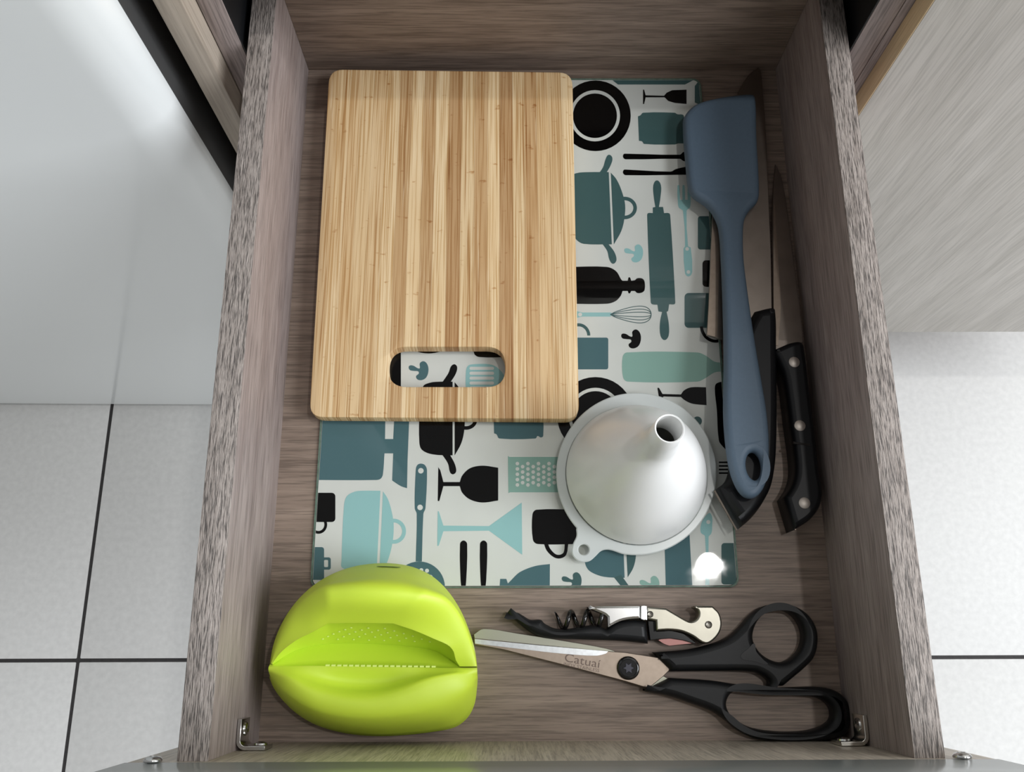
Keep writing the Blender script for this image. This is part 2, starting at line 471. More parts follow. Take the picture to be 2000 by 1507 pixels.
# ------------------------------------------------------------------ the open drawer
DW, DT, DH, DF = .170, .015, .0888, -.4543
dr = thing('drawer', 'pulled-out grey-brown laminate drawer holding the kitchen tools', 'drawer', (0, -.22, -.012))
for s in (-1, 1):
    a, b_ = sorted((s * DW, s * (DW + DT)))
    sp = box('side_panel', a, b_, DF, .015, -.012, DH - .0008, W_Y, dr, .0002)
    eb = box('edge_band', a, b_, DF, .015, DH - .0008, DH, EDGE, sp, .0003)
    eb['label'] = 'rough textured edge band on top of the drawer side'
box('back_panel', -DW, DW, 0, .015, -.012, DH, W_X, dr, .0004)
box('bottom_panel', -DW, DW, DF, 0, -.012, 0, W_X, dr, 0)
fpn = box('front_panel', -.2075, .2075, DF - .018, DF, -.068, .0942, FRONT_IN, dr, .0004)
pf = box('handle_profile', -.2079, .2079, DF - .018, DF + .0003, .0944, .148, PROFILE, dr, .0007)
pf['label'] = 'smooth grey profile along the top of the drawer front'
for s in (-1, 1):
    a, b_ = sorted((s * .1852, s * .1886))
    box('runner', a, b_, DF + .02, .012, -.004, .018, ZINC, dr, .0004)
# mounting screws on the back of the front panel
for sx, sy in ((298, 1490), (1880, 1482)):
    d = CR @ Vector(((sx - 1000) / F, -(sy - 753.5) / F, -1)); t = (DF - CP.y) / d.y; c = CP + d * t
    sc = lathe('screw', c, [(0, -.004), (.0022, -.004), (.0022, .0003), (.0042, .0006), (.0044, .0014), (.0036, .0026), (.0018, .0032), (.0016, .0022), (0, .0020)], STEEL, dr, 20, Vector((0, 1, 0)))
# L brackets in the front corners
for s, zb in ((-1, .030), (1, .020)):
    xw = s * DW; yw = DF; th = .0022; Lg = .0155; R = .005; hz = .016
    outer, inner = [], []
    pts_o = [(Lg, 0)] + [(R - R * math.sin(a), R - R * math.cos(a)) for a in [math.pi / 2 * k / 6 for k in range(7)]] + [(0, Lg)]
    ri = R - th
    pts_i = [(Lg, th)] + [(R - ri * math.sin(a), R - ri * math.cos(a)) for a in [math.pi / 2 * k / 6 for k in range(7)]] + [(th, Lg)]
    loop = pts_o + pts_i[::-1]
    loop = [Vector((xw - s * (.0003 + u), yw + .0003 + v, zb)) for u, v in loop]
    bk = loft('corner_bracket', [loop], plate(.0003, 0, hz), STEEL if s < 0 else ZINC, dr, 35)
    lathe('screw', Vector((xw - s * (th + .0003), yw + .0105, zb + hz / 2)), [(0, 0), (.0036, 0), (.0034, .0008), (.002, .0014), (.001, .0009), (0, .0009)], STEEL, bk, 18, Vector((-s, 0, 0)))
    lathe('screw', Vector((xw - s * .0115, yw + th + .0003, zb + hz / 2)), [(0, 0), (.0036, 0), (.0034, .0008), (.002, .0014), (.001, .0009), (0, .0009)], STEEL, bk, 18, Vector((0, 1, 0)))

# ------------------------------------------------------------------ printed glass cutting board
GX0, GX1, GY0, GY1 = -.1455, .1145, -.3680, -.0080
gb = thing('glass_cutting_board', 'glass cutting board printed with teal and black kitchenware silhouettes', 'cutting board', ((GX0 + GX1) / 2, (GY0 + GY1) / 2, 0))
GT = .0055
def R3(l, z): return [Vector((x, y, z)) for x, y in l]
loft('backing', [R3(rrect(GX0 + .0012, GY0 + .0014, GX1 - .0012, GY1 - .0012, .005), 0)], [(0, .0004), (0, .0011)], PW, gb)
gl = loft('glass_sheet', [R3(rrect(GX0, GY0, GX1, GY1, .006), 0)], [(.0003, .0014), (0, .0017), (0, GT - .0003), (.0003, GT)], GLASS, gb)
loft('glass_edge', [R3(rrect(GX0, GY0, GX1, GY1, .006), 0), R3(rrect(GX0 + .0010, GY0 + .0010, GX1 - .0010, GY1 - .0010, .005), 0)], [(0, .0003), (0, .0013)], GEDGE, gb)
for ax in (GX0 + .012, GX1 - .012):
    for ay in (GY0 + .012, GY1 - .012):
        lathe('rubber_foot', Vector((ax, ay, 0)), [(0, 0), (.004, 0), (.004, .0004), (0, .0004)], BLACKP, gb, 14)
ZP = .00118
def clip_px(loop):
    """keep the print on the board"""
    lim = []
    for p in loop:
        w = P(p[0], p[1], ZP)
        w.x = min(max(w.x, GX0 + .0014), GX1 - .0014); w.y = min(max(w.y, GY0 + .0015), GY1 - .0014)
        lim.append(w)
    return lim
layer = [0]
def motif(name, mat, *loops, up=0):
    layer[0] += 1
    ls = [clip_px(l) for l in loops]
    out = []
    for l in ls:
        out.append([p for i, p in enumerate(l) if (p - l[i - 1]).length > 1e-6])
    verts = [p for l in out for p in l]
    for v in verts: v.z = ZP + (layer[0] % 5) * .000004 + up * .00003
    tris = tessellate_polygon([[Vector((p.x, p.y, 0)) for p in l] for l in out])
    me = bpy.data.meshes.new(name); me.from_pydata([tuple(v) for v in verts], [], [tuple(t) for t in tris])
    bm = bmesh.new(); bm.from_mesh(me)
    for f in bm.faces:
        f.normal_update()
        if f.normal.z < 0: f.normal_flip()
    bm.to_mesh(me); bm.free()
    return link_mesh(name, me, mat, gb)
SL = smooth_loop
def dots(name, pts, r, mat=None):
    vs, fs = [], []
    for x, y in pts:
        b0 = len(vs); c = [P(a, b_, ZP) for a, b_ in circ(x, y, r, n=12)]
        for v in c: v.z = ZP + .00005
        vs += c; fs.append(tuple(range(b0, b0 + 12)))
    o = raw(name, vs, fs, mat or PW, gb); 
    if o.data.polygons[0].normal.z < 0: o.data.flip_normals()
    if len(pts) > 6: o['kind'] = 'stuff'
    return o
def ring(name, mat, cx, cy, ro, ri, ry=None): motif(name, mat, circ(cx, cy, ro, (ry or ro)), circ(cx, cy, ri, (ry or ro) - (ro - ri)))
def line(name, mat, pts, w):
    a, b_ = [], []
    n = len(pts)
    for i, p in enumerate(pts):
        q0 = Vector(pts[max(0, i - 1)]); q1 = Vector(pts[min(n - 1, i + 1)]); t = (q1 - q0).normalized()
        k = Vector((-t.y, t.x)) * w / 2
        a.append((p[0] + k.x, p[1] + k.y)); b_.append((p[0] - k.x, p[1] - k.y))
    motif(name, mat, a + b_[::-1], up=1)
def mushroom(mat, cx, cy, s=1.0):
    # cap to the right, stem to the upper left
    pts = [(-19, -9), (-12, -10), (-3, -5), (1, -5), (1, -14), (8, -18), (15, -12), (17, 0), (13, 12), (5, 17), (-3, 16), (-6, 10), (-1, 5), (-2, 1), (-10, 0), (-18, -2)]
    motif('printed_mushroom', mat, SL([(cx + x * s, cy + y * s) for x, y in pts], 4))
# upper right part
motif('printed_bottle', PM, [(1195, 140), (1368, 140), (1354, 155), (1338, 165), (1207, 165), (1198, 158)])
motif('printed_plate', PK, circ(1163, 226, 69, 69)); motif('printed_plate_ring', PW, circ(1162, 226, 49, 50), circ(1162, 226, 43, 43.5), up=1)
motif('printed_wine_glass', PK, [(1256, 175), (1258, 175), (1261, 186), (1297, 187), (1302, 181), (1313, 176), (1341, 175), (1341, 203), (1318, 201), (1305, 197), (1298, 190), (1261, 190), (1258, 203), (1256, 203)])
motif('printed_canister', PM, SL([(1246, 227, 1), (1251, 225), (1256, 220), (1318, 220), (1323, 223), (1334, 224), (1336, 230), (1336, 280, 1), (1324, 280, 1), (1318, 282), (1258, 281), (1254, 276), (1248, 275, 1)], 3))
motif('printed_box', PM, [(1357, 168), (1367, 158), (1375, 158), (1375, 205), (1357, 200)])
motif('printed_knife', PK, SL([(1218, 301), (1222, 300), (1328, 302), (1334, 297), (1341, 296, 1), (1341, 315, 1), (1334, 314), (1328, 310), (1222, 311), (1217, 307)], 3))
motif('printed_knife', PK, SL([(1218, 332), (1222, 331), (1310, 335), (1320, 330), (1342, 325, 1), (1342, 341, 1), (1222, 342), (1217, 338)], 3))
motif('printed_pot', PM, SL([(1116, 345), (1126, 338), (1150, 336), (1189, 336, 1), (1195, 477, 1), (1140, 476), (1126, 468), (1120, 455)], 4))
motif('printed_pot_lid', PM, SL([(1193, 337, 1), (1204, 350), (1214, 372), (1221, 400), (1219, 430), (1213, 452), (1199, 477, 1)], 5))
ring('printed_pot_knob', PM, 1220, 406, 24, 17, 22)
motif('printed_pot_handle', PM, SL([(1168, 341, 1), (1178, 326), (1183, 310), (1189, 302), (1196, 308), (1193, 322), (1184, 338, 1)], 4))
motif('printed_pot_handle', PM, SL([(1175, 474, 1), (1186, 490), (1190, 506), (1197, 515), (1204, 508), (1200, 492), (1188, 476, 1)], 4))
motif('printed_rolling_pin', PM, SL([(1276, 362), (1283, 352), (1291, 362), (1290, 385), (1287, 404, 1), (1295, 404, 1), (1297, 416, 1), (1306, 416), (1309, 420), (1319, 590), (1317, 594), (1307, 594, 1), (1305, 607, 1), (1302, 609, 1), (1306, 630), (1306, 655), (1298, 664), (1290, 655), (1289, 630), (1293, 609, 1), (1286, 608, 1), (1284, 595, 1), (1274, 594), (1271, 590), (1264, 420), (1266, 416), (1275, 416, 1), (1275, 405, 1), (1280, 404, 1), (1277, 385)], 4))
motif('printed_fork', PL, SL([(1323, 362), (1327, 362), (1328, 390, 1), (1333, 390, 1), (1333, 362), (1337, 362), (1338, 390, 1), (1343, 390, 1), (1343, 362), (1347, 362), (1349, 395), (1347, 406), (1341, 411), (1344, 481), (1349, 483), (1352, 532), (1345, 540), (1338, 534), (1335, 485), (1338, 481), (1334, 411), (1326, 406), (1324, 395)], 2))
dots('printed_fork_rivets', [(1342, 486), (1344.5, 531)], 3.6)
motif('printed_box', PM, rrect(1363, 422, 1392, 487, 5)); motif('printed_box', PK, rrect(1372, 508, 1396, 560, 7))
motif('printed_pot', PM, rrect(1337, 572, 1398, 640, 8)); motif('printed_pot_handle', PK, circ(1398, 636, 31, 33, a0=1.2, a1=3.1, n=14) + circ(1398, 636, 25, 27, a0=1.2, a1=3.1, n=14)[::-1])
mushroom(PL, 1239, 495, 1.0); mushroom(PK, 1234, 662, 1.05)
motif('printed_bottle', PK, SL([(1110, 521, 1), (1185, 521), (1203, 529), (1213, 545), (1216, 548, 1), (1226, 548, 1), (1229, 541), (1233, 548, 1), (1240, 547, 1), (1245, 543), (1255, 544), (1259, 550), (1259, 566), (1254, 571), (1245, 572), (1240, 568, 1), (1233, 568, 1), (1229, 573), (1226, 568, 1), (1216, 568, 1), (1212, 578), (1202, 588), (1185, 593), (1110, 593, 1)], 4))
motif('printed_whisk_handle', PL, [(1125, 607), (1137, 610), (1192, 610), (1200, 613), (1192, 618), (1137, 618), (1125, 621)])
dots('printed_whisk_eye', [(1133, 614)], 4)
for k, a in enumerate((22, 14, 6, -6, -14, -22)):
    line('printed_whisk_wire', PM, [(1192 + 80 * t, 614 + a * 1.12 * t ** .75 * max(0, 1 - t ** 4) ** .5) for t in [1 - (1 - i / 20) ** 1.8 for i in range(21)]], 1.4)
motif('printed_mug', PD, rrect(1112, 659, 1188, 721, 4)); motif('printed_mug_handle', PM, circ(1130, 655, 23, 24, a0=math.pi, a1=2 * math.pi, n=16) + circ(1130, 655, 17, 18, a0=math.pi, a1=2 * math.pi, n=16)[::-1])
motif('printed_bottle', PG, SL([(1216, 697), (1224, 688), (1362, 688), (1378, 694), (1396, 706), (1415, 708, 1), (1415, 725, 1), (1396, 727), (1378, 738), (1362, 745), (1226, 745), (1217, 737)], 4))
motif('printed_plate', PK, circ(1163, 811, 75, 75)); motif('printed_plate_ring', PW, circ(1163, 811, 53, 54), circ(1163, 811, 47, 47.5), up=1)
motif('printed_wine_glass', PK, SL([(1284, 757, 1), (1287, 757, 1), (1294, 769, 1), (1330, 770, 1), (1336, 762), (1350, 756), (1379, 756, 1), (1380, 791, 1), (1352, 788), (1337, 781), (1330, 775, 1), (1296, 774, 1), (1288, 783, 1)], 4))
motif('printed_bottle', PK, SL([(1396, 758), (1400, 748), (1420, 744, 1), (1420, 880, 1), (1412, 872), (1404, 860), (1400, 800)], 4))
motif('printed_cup', PM, circ(1362, 822, 9, 9))
for k in range(4): motif('printed_grater_stripe', PK, [(1404, 901 + k * 7), (1422, 901 + k * 7), (1422, 904 + k * 7), (1404, 904 + k * 7)])
motif('printed_spoon', PL, SL([(1376, 1010), (1388, 1002), (1391, 1030), (1389, 1042), (1384, 1048), (1386, 1148, 1), (1378, 1148, 1), (1377, 1047), (1369, 1040), (1369, 1025)], 4))
dots('printed_spoon_rivet', [(1383.5, 1019)], 4)
motif('printed_box', PM, rrect(1409, 1060, 1446, 1141, 6))
motif('printed_board', PD, [(1297, 1020), (1346, 1030), (1353, 1155), (1301, 1155)])
motif('printed_pot', PD, SL([(1143, 1090), (1155, 1072), (1180, 1055), (1217, 1050, 1), (1220, 1128, 1), (1180, 1126), (1155, 1117), (1145, 1106)], 4))
motif('printed_pot_lid', PM, SL([(1222, 1050, 1), (1240, 1060), (1242, 1085), (1237, 1108), (1226, 1127, 1)], 4))
motif('printed_pot_handle', PM, [(1199, 1127), (1213, 1122), (1228, 1155), (1212, 1155)])
mushroom(PM, 1118, 1136, 1.05); mushroom(PG, 1270, 1143, 1.05)
# lower left part
motif('printed_mug', PK, SL([(1040, 1004), (1048, 995), (1130, 995, 1), (1130, 1062, 1), (1050, 1062), (1041, 1054)], 4))
motif('printed_mug_handle', PK, SL([(1062, 1060, 1), (1068, 1075), (1082, 1088), (1095, 1090), (1106, 1083), (1110, 1060, 1), (1103, 1060, 1), (1101, 1078), (1093, 1083), (1084, 1081), (1074, 1070), (1070, 1060, 1)], 3))
motif('printed_lid', PD, SL([(1074, 1101, 1), (1045, 1105), (1015, 1117), (998, 1133), (992, 1139, 1), (989, 1130, 1), (977, 1130, 1), (976, 1158, 1), (1074, 1158, 1)], 4))
for x in (898.5, 937.5): motif('printed_cutlery', PK, SL([(x, 1062), (x + 7, 1055), (x + 14, 1062), (x + 11, 1158, 1), (x + 2, 1158, 1)], 4))
motif('printed_cocktail_glass', PL, [(855, 998), (857, 998), (866, 1026), (955, 1027), (1019, 981), (1020, 1083), (955, 1036), (866, 1037), (857, 1065), (854, 1066)])
motif('printed_wine_glass', PK, SL([(856, 912, 1), (860, 918, 1), (866, 941, 1), (898, 941, 1), (903, 928), (918, 914), (942, 909), (973, 913, 1), (973, 977, 1), (942, 981), (918, 975), (903, 962), (898, 949, 1), (866, 949, 1), (858, 978, 1), (855, 978, 1)], 5))
motif('printed_grater', PG, [(992, 890), (995, 892), (1100, 892), (1100, 961), (996, 961), (993, 963)])
dots('printed_grater_holes', [(1010.5 + 10.3 * i, (905 if i % 2 == 0 else 911) + 10.4 * j) for i in range(9) for j in range(5 if i % 2 == 0 else 4)], 3.6)
motif('printed_ladle', PD, SL([(812, 918), (815, 908), (822, 905), (830, 908), (834, 918), (831, 992), (827, 1003), (824, 1096, 1), (812, 1096, 1), (814, 1003), (810, 992)], 4))
motif('printed_ladle_bowl', PD, circ(819, 1146, 50, 50)); dots('printed_ladle_holes', [(822, 919), (820.5, 990.5)], 5.5)
dots('printed_ladle_bowl_holes', [(834, 1114), (823, 1113), (841, 1126)], 4)
motif('printed_pot', PL, SL([(672, 985), (678, 968), (692, 960), (706, 958), (743, 958, 1), (736, 1110, 1), (690, 1114), (668, 1108), (667, 1095)], 4))
motif('printed_pot_lid', PL, SL([(748, 959, 1), (758, 975), (767, 1008), (769, 1035), (765, 1068), (756, 1098), (748, 1112, 1), (741, 1112, 1)], 4))
ring('printed_pot_knob', PL, 769, 1037, 24, 16.5, 24.5)
motif('printed_cleaver', PD, SL([(620, 800, 1), (753, 800, 1), (752, 857, 1), (768, 857, 1), (771, 800, 1), (800, 800, 1), (796, 900, 1), (795, 953, 1), (783, 949), (766, 938, 1), (768, 885, 1), (751, 885, 1), (748, 925), (744, 934), (735, 937), (612, 937, 1)], 4))
motif('printed_mug', PK, rrect(598, 962, 655, 1019, 7)); ring('printed_mug_handle', PK, 622, 1024, 17, 11.5, 18)
motif('printed_mug', PD, rrect(590, 1068, 633, 1132, 5)); motif('printed_mug_handle', PD, rrect(628, 1088, 646, 1112, 4), rrect(633, 1093, 641, 1107, 2))
motif('printed_pot', PK, SL([(819, 800, 1), (884, 800, 1), (884, 889, 1), (845, 887), (824, 878), (819, 862)], 4))
motif('printed_pot_lid', PK, SL([(888, 800, 1), (908, 800, 1), (907, 838), (901, 865), (888, 889, 1)], 4))
ring('printed_pot_knob', PK, 910, 820, 22, 15, 19)
motif('printed_pot_handle', PK, SL([(864, 888, 1), (875, 905), (879, 922), (885, 926), (891, 920), (888, 905), (879, 888, 1)], 4))
motif('printed_canister', PD, SL([(964, 800, 1), (1061, 800, 1), (1061, 851), (1056, 854), (1050, 851), (1046, 856), (975, 856), (970, 848), (965, 846, 1)], 3))
# seen through the grip hole
motif('printed_bottle', PK, rrect(700, 660, 783, 772, 12)); mushroom(PD, 819, 724, 1.05)
motif('printed_pot_handle', PK, SL([(864, 746, 1), (876, 728), (881, 715), (888, 711), (893, 717), (890, 730), (880, 746, 1)], 4))
motif('printed_pot', PK, SL([(826, 755), (840, 747), (860, 745), (884, 745, 1), (884, 790, 1), (826, 790, 1)], 4))
motif('printed_pot_lid', PK, [(888, 746), (898, 758), (906, 790), (888, 790)])
motif('printed_plate', PK, circ(837, 664, 44, 26)); motif('printed_box', PK, SL([(924, 660, 1), (926, 690), (936, 697), (1000, 697, 1), (1000, 660, 1)], 4))
motif('printed_turner', PL, SL([(910, 725), (914, 714), (924, 711), (956, 711), (972, 718), (986, 736), (986, 752), (972, 768), (950, 776), (918, 776), (911, 768)], 4))
for k in range(6): motif('printed_turner_slot', PW, rrect(917, 716 + k * 9.6, 965, 722 + k * 9.6, 3), up=1)

# ------------------------------------------------------------------ bamboo cutting board
ZB = .0155
bb = thing('bamboo_cutting_board', 'rectangular bamboo cutting board with oval grip hole lying on the glass board', 'cutting board', (-.066, -.14, GT))
def rounded_quad(c, r, n=6):
    out = []
    m = len(c)
    for i in range(m):
        p = Vector(c[i]); a = (Vector(c[i - 1]) - p).normalized(); b_ = (Vector(c[(i + 1) % m]) - p).normalized()
        p0, p1 = p + a * r, p + b_ * r
        for k in range(n + 1):
            t = k / n; q = p0 * (1 - t) ** 2 + p * 2 * t * (1 - t) + p1 * t * t
            out.append((q.x, q.y))
    return out
outline = px(rounded_quad([(643, 135), (1118, 141), (1131, 818), (604, 814)], 27), ZB)
hole = px(rounded_quad([(757, 677), (986, 677), (987, 755), (758, 755)], 37, 8), ZB)
tmp = loft('strip_source', [outline, hole], [(.0006, -ZB + GT + .0001), (0, -ZB + GT + .0007), (0, -.0007), (.0002, -.0002), (.0007, 0)], BAMBOO, None, 35)
src = tmp.data; bpy.data.objects.remove(tmp)
bx0, bx1 = -.1512, .0206
edges = [645, 662, 684, 706, 730, 756, 781, 805, 829, 852, 878, 903, 928, 953, 976, 1001, 1024, 1048, 1072, 1096, 1120]
cuts = [bx0] + [bx0 + (bx1 - bx0) * (e - 640) / (1120 - 640) for e in edges[1:-1]] + [bx1]
LT, MD, DK, XD = srgb(231, 206, 165), srgb(219, 191, 149), srgb(205, 172, 129), srgb(194, 158, 115)
tones = [MD, LT, MD, LT, MD, LT, DK, LT, DK, LT, XD, LT, DK, LT, XD, LT, DK, MD, MD, LT]
for i in range(len(cuts) - 1):
    bm = bmesh.new(); bm.from_mesh(src)
    for xx, n in ((cuts[i] + .00003, (-1, 0, 0)), (cuts[i + 1] - .00003, (1, 0, 0))):
        g = bm.verts[:] + bm.edges[:] + bm.faces[:]
        r = bmesh.ops.bisect_plane(bm, geom=g, plane_co=(xx, 0, 0), plane_no=n, clear_outer=True)
        ed = [e for e in bm.edges if e.is_boundary]
        if ed: bmesh.ops.holes_fill(bm, edges=ed)
    me = bpy.data.meshes.new('bamboo_strip'); bm.to_mesh(me); bm.free()
    me.materials.clear()
    st = link_mesh('bamboo_strip', me, BAMBOO, bb, 35)
    c = tones[i % len(tones)]; k = random.uniform(.95, 1.05)
    st.color = (c[0] * k, c[1] * k, c[2] * k, 1)

# ------------------------------------------------------------------ funnel
fc = P(1243, 925, GT + .001)
fn = thing('funnel', 'white plastic kitchen funnel standing upside down on the glass board', 'funnel', (fc.x, fc.y, GT))
cx0, cy0, frx, fry = 1243, 925, 156.5, 158.5
circ_pts = []
a0 = math.atan2(1081 - cy0, 1215 - cx0); a1 = math.atan2(1030 - cy0, 1125 - cx0)
for k in range(91):
    a = a1 + (2 * math.pi - (a1 - a0)) * k / 90
    circ_pts.append((cx0 + frx * math.cos(a), cy0 + fry * math.sin(a)))
tabp = SL([(1215, 1081, 1), (1190, 1073), (1175, 1075), (1163, 1086), (1152, 1095), (1138, 1097), (1125, 1092), (1117, 1080), (1119, 1062), (1126, 1046), (1125, 1030, 1)], 4, closed=False)
flo = circ_pts + tabp[1:-1]
zfl = GT + .0022
Rm = (P(1400, 925, zfl) - P(1086, 925, zfl)).length / 2
fcz = P(1243, 925, zfl)
inner = [Vector((fcz.x + Rm * .875 * math.cos(2 * math.pi * k / 72), fcz.y + Rm * .875 * math.sin(2 * math.pi * k / 72), zfl)) for k in range(72)]
loft('flange', [px(flo, zfl), inner, px(circ(1140, 1073, 10.5, 10.5, n=20), zfl)], [(.0004, -.0022), (0, -.0018), (0, -.0004), (.0006, 0)], FLANGE, fn, 35)
tip = P(1308, 836, .113)
ax = (Vector((tip.x, tip.y, .113)) - Vector((fcz.x, fcz.y, GT))); ax.normalize()
base = Vector((fcz.x, fcz.y, GT))
th = .0011
out_p = [(.875, .0022), (.868, .0045), (.83, .0125), (.74, .0265), (.62, .0410), (.48, .0550), (.36, .0650), (.27, .0715), (.215, .0760), (.195, .0800)]
prof = [(r * Rm, h) for r, h in out_p] + [(.0084, .0900), (.0078, .1070), (.0075, .1074), (.0068, .1070), (.0072, .0900), (.0080, .0800)]
prof += [(r * Rm - th * 1.2, h - th * .6) for r, h in out_p[::-1][1:]]
lathe('cone', base, prof, FUN, fn, 80, ax, closed=True, smooth=60)
for a in (35,):
    pass

# ------------------------------------------------------------------ knives
def zk(x, y): return .0040 + (.0166 - .0040) * (y - 140) / (1035 - 140)
ka = thing('chef_knife', 'wide-bladed chef knife with black handle lying under the blue spatula', 'knife', tuple(P(1465, 700, 0)))
bl = SL([(1480, 134, 1), (1462, 148), (1440, 185), (1420, 240), (1404, 320), (1393, 400), (1388, 480), (1385, 560), (1380, 655, 1), (1412, 664, 1), (1450, 655, 1), (1452, 628, 1), (1507, 622, 1), (1505, 500), (1501, 400), (1497, 300), (1491, 200), (1485, 140)], 5)
blade = loft('blade', [px(bl, zk)], [(.0003, -.0011), (0, -.0009), (0, .0009), (.0003, .0011)], STEELD, ka)
bev = SL([(1404, 320, 1), (1393, 400), (1388, 480), (1385, 560), (1380, 655, 1), (1400, 660, 1), (1403, 560), (1406, 480), (1410, 400), (1412, 320, 1)], 5)
loft('ground_edge', [px(bev, zk)], [(0, .0010), (.0001, .00135)], STEELB, blade)
hd = SL([(1466, 618, 1), (1498, 611), (1507, 617), (1509, 700), (1510, 800), (1509, 870), (1506, 915), (1498, 955), (1480, 990), (1460, 1016), (1438, 1035, 1), (1395, 958, 1), (1415, 940), (1424, 900), (1424, 840), (1428, 750), (1436, 690), (1448, 650)], 5)
def zkh(x, y): return zk(x, y) - .0075
ha = loft('handle', [px(hd, zkh)], pillow(.0155, .006, 6), BLACKH, ka, 50)
tg = [(1396.5, 957), (1439.5, 1034), (1437.5, 1035.5), (1394, 959)]
loft('tang', [px(tg, lambda x, y: zk(x, y))], [(0, -.0008), (0, .0006)], TANG, ha)

kb = thing('utility_knife', 'narrow-bladed knife with three-rivet black handle along the drawer side', 'knife', tuple(P(1560, 800, 0)))
def zb_(x, y): return .0025 + .0075 * min(1, max(0, (y - 330) / 340))
bl = SL([(1514, 322, 1), (1509, 380), (1508, 430), (1509, 560), (1511, 690, 1), (1540, 690, 1), (1568, 668, 1), (1560, 590), (1548, 500), (1536, 405), (1526, 350)], 5)
blade = loft('blade', [px(bl, zb_)], [(.0003, -.0009), (0, -.0007), (0, .0007), (.0003, .0009)], STEELD, kb)
gr = SL([(1510, 400, 1), (1509.5, 560), (1511, 676, 1), (1519, 676, 1), (1524, 600), (1520, 520), (1512, 400, 1)], 5)
loft('ground_edge', [px(gr, zb_)], [(0, .0008), (.0001, .00115)], STEELB, blade)
hz = .0185
hd = SL([(1510, 682, 1), (1530, 673), (1548, 666), (1566, 665), (1573, 675), (1584, 760), (1594, 840), (1603, 920), (1609, 960), (1604, 988), (1585, 1013), (1553, 1034, 1), (1534, 970, 1), (1549, 946), (1556, 920), (1554, 880), (1547, 830), (1541, 780), (1533, 730), (1522, 702)], 5)
hb = loft('handle', [px(hd, hz)], [(.001, -hz + .0003), (0, -hz + .0012), (0, -.004), (.0006, -.0018), (.002, -.0004), (.0035, 0)], BLACKH, kb, 50)
for x, y in ((1551, 707), (1562, 831), (1571, 982)):
    lathe('rivet', P(x, y, hz - .0002), [(0, -.004), (.0035, -.004), (.0035, .0003), (.0033, .0005), (0, .0005)], RIVET, hb, 24)
gv = [(1550, 862), (1583, 866), (1583, 871), (1550, 867)]
loft('groove', [px(gv, hz)], [(0, -.001), (.0001, .0002)], BLACKG, hb)
loft('tang', [px([(1535, 972), (1553.5, 1034), (1551.5, 1035), (1533, 973)], .010)], [(0, -.0012), (0, .0012)], STEELB, hb)

# ------------------------------------------------------------------ spatula
def zs(x, y):
    pts = [(170, .0155), (380, .0185), (470, .0215), (650, .0290), (980, .0365)]
    for (a, za), (b_, zz) in zip(pts, pts[1:]):
        if y <= b_: return za + (zz - za) * (y - a) / (b_ - a)
    return pts[-1][1]
sp = thing('silicone_spatula', 'slate-blue silicone spatula with hanging hole lying across the knives', 'spatula', tuple(P(1440, 500, 0)))
ol = SL([(1336, 232), (1342, 216), (1362, 199), (1400, 188), (1440, 182), (1472, 181), (1478, 190), (1480, 260), (1484, 330), (1485, 378), (1480, 392), (1466, 407), (1457, 424), (1454, 450), (1455, 500), (1462, 560), (1475, 650), (1490, 740), (1500, 800), (1505, 860), (1503, 920), (1495, 950), (1480, 968), (1462, 970), (1445, 955), (1430, 920), (1421, 870), (1416, 800), (1417, 700), (1415, 600), (1411, 500), (1406, 440), (1395, 412), (1380, 395), (1357, 379), (1347, 362), (1342, 320)], 5)
hl = circ(1475, 908, 15.5, 27.5, -.12, 32)
loft('body', [px(ol, zs), px(hl, zs)], [(.0016, -.0078), (.0003, -.0066), (0, -.005), (.0003, -.0026), (.0012, -.0010), (.0026, -.0002), (.0042, 0)], SPAT, sp, 60)

# ------------------------------------------------------------------ lime strainer
ls = thing('silicone_strainer', 'lime green silicone strainer with perforated pocket in the front left corner', 'strainer', tuple(P(730, 1290, 0)))
NU = 64
def row(pts):
    """pts (x, y, z): smooth in image and height, resampled evenly"""
    q = [Vector(p[:3]) for p in pts]; dense = []
    n = len(q); fl_ = [p[3] if len(p) > 3 else 0 for p in pts]
    for i in range(n - 1):
        a, b_ = q[i], q[i + 1]; L = (b_.xy - a.xy).length
        def tg_(k):
            if k in (0, n - 1) or fl_[k] == 2: return b_ - a
            d = q[k + 1] - q[k - 1]; return d * (L / max(d.xy.length, 1e-6))
        ta, tb = tg_(i), tg_(i + 1)
        for s in range(8):
            t = s / 8; t2, t3 = t * t, t * t * t
            dense.append(a * (2 * t3 - 3 * t2 + 1) + ta * (t3 - 2 * t2 + t) + b_ * (-2 * t3 + 3 * t2) + tb * (t3 - t2))
    dense.append(q[-1])
    acc = [0]
    for a, b_ in zip(dense, dense[1:]): acc.append(acc[-1] + (b_.xy - a.xy).length)
    out = []; j = 0
    sp_ = [i * 8 for i in range(n) if fl_[i]]
    for k in range(NU + 1):
        s = acc[-1] * k / NU
        if len(sp_) == 2:
            n1, n2 = int(NU * .32), int(NU * .66); A1, A2 = acc[sp_[0]], acc[sp_[1]]
            s = A1 * k / n1 if k <= n1 else (A1 + (A2 - A1) * (k - n1) / (n2 - n1) if k <= n2 else A2 + (acc[-1] - A2) * (k - n2) / (NU - n2))
        while j < len(acc) - 2 and acc[j + 1] < s: j += 1
        t = (s - acc[j]) / max(acc[j + 1] - acc[j], 1e-9)
        p = dense[j] * (1 - t) + dense[j + 1] * t
        w = P(p.x, p.y, p.z); out.append(w)
    return out
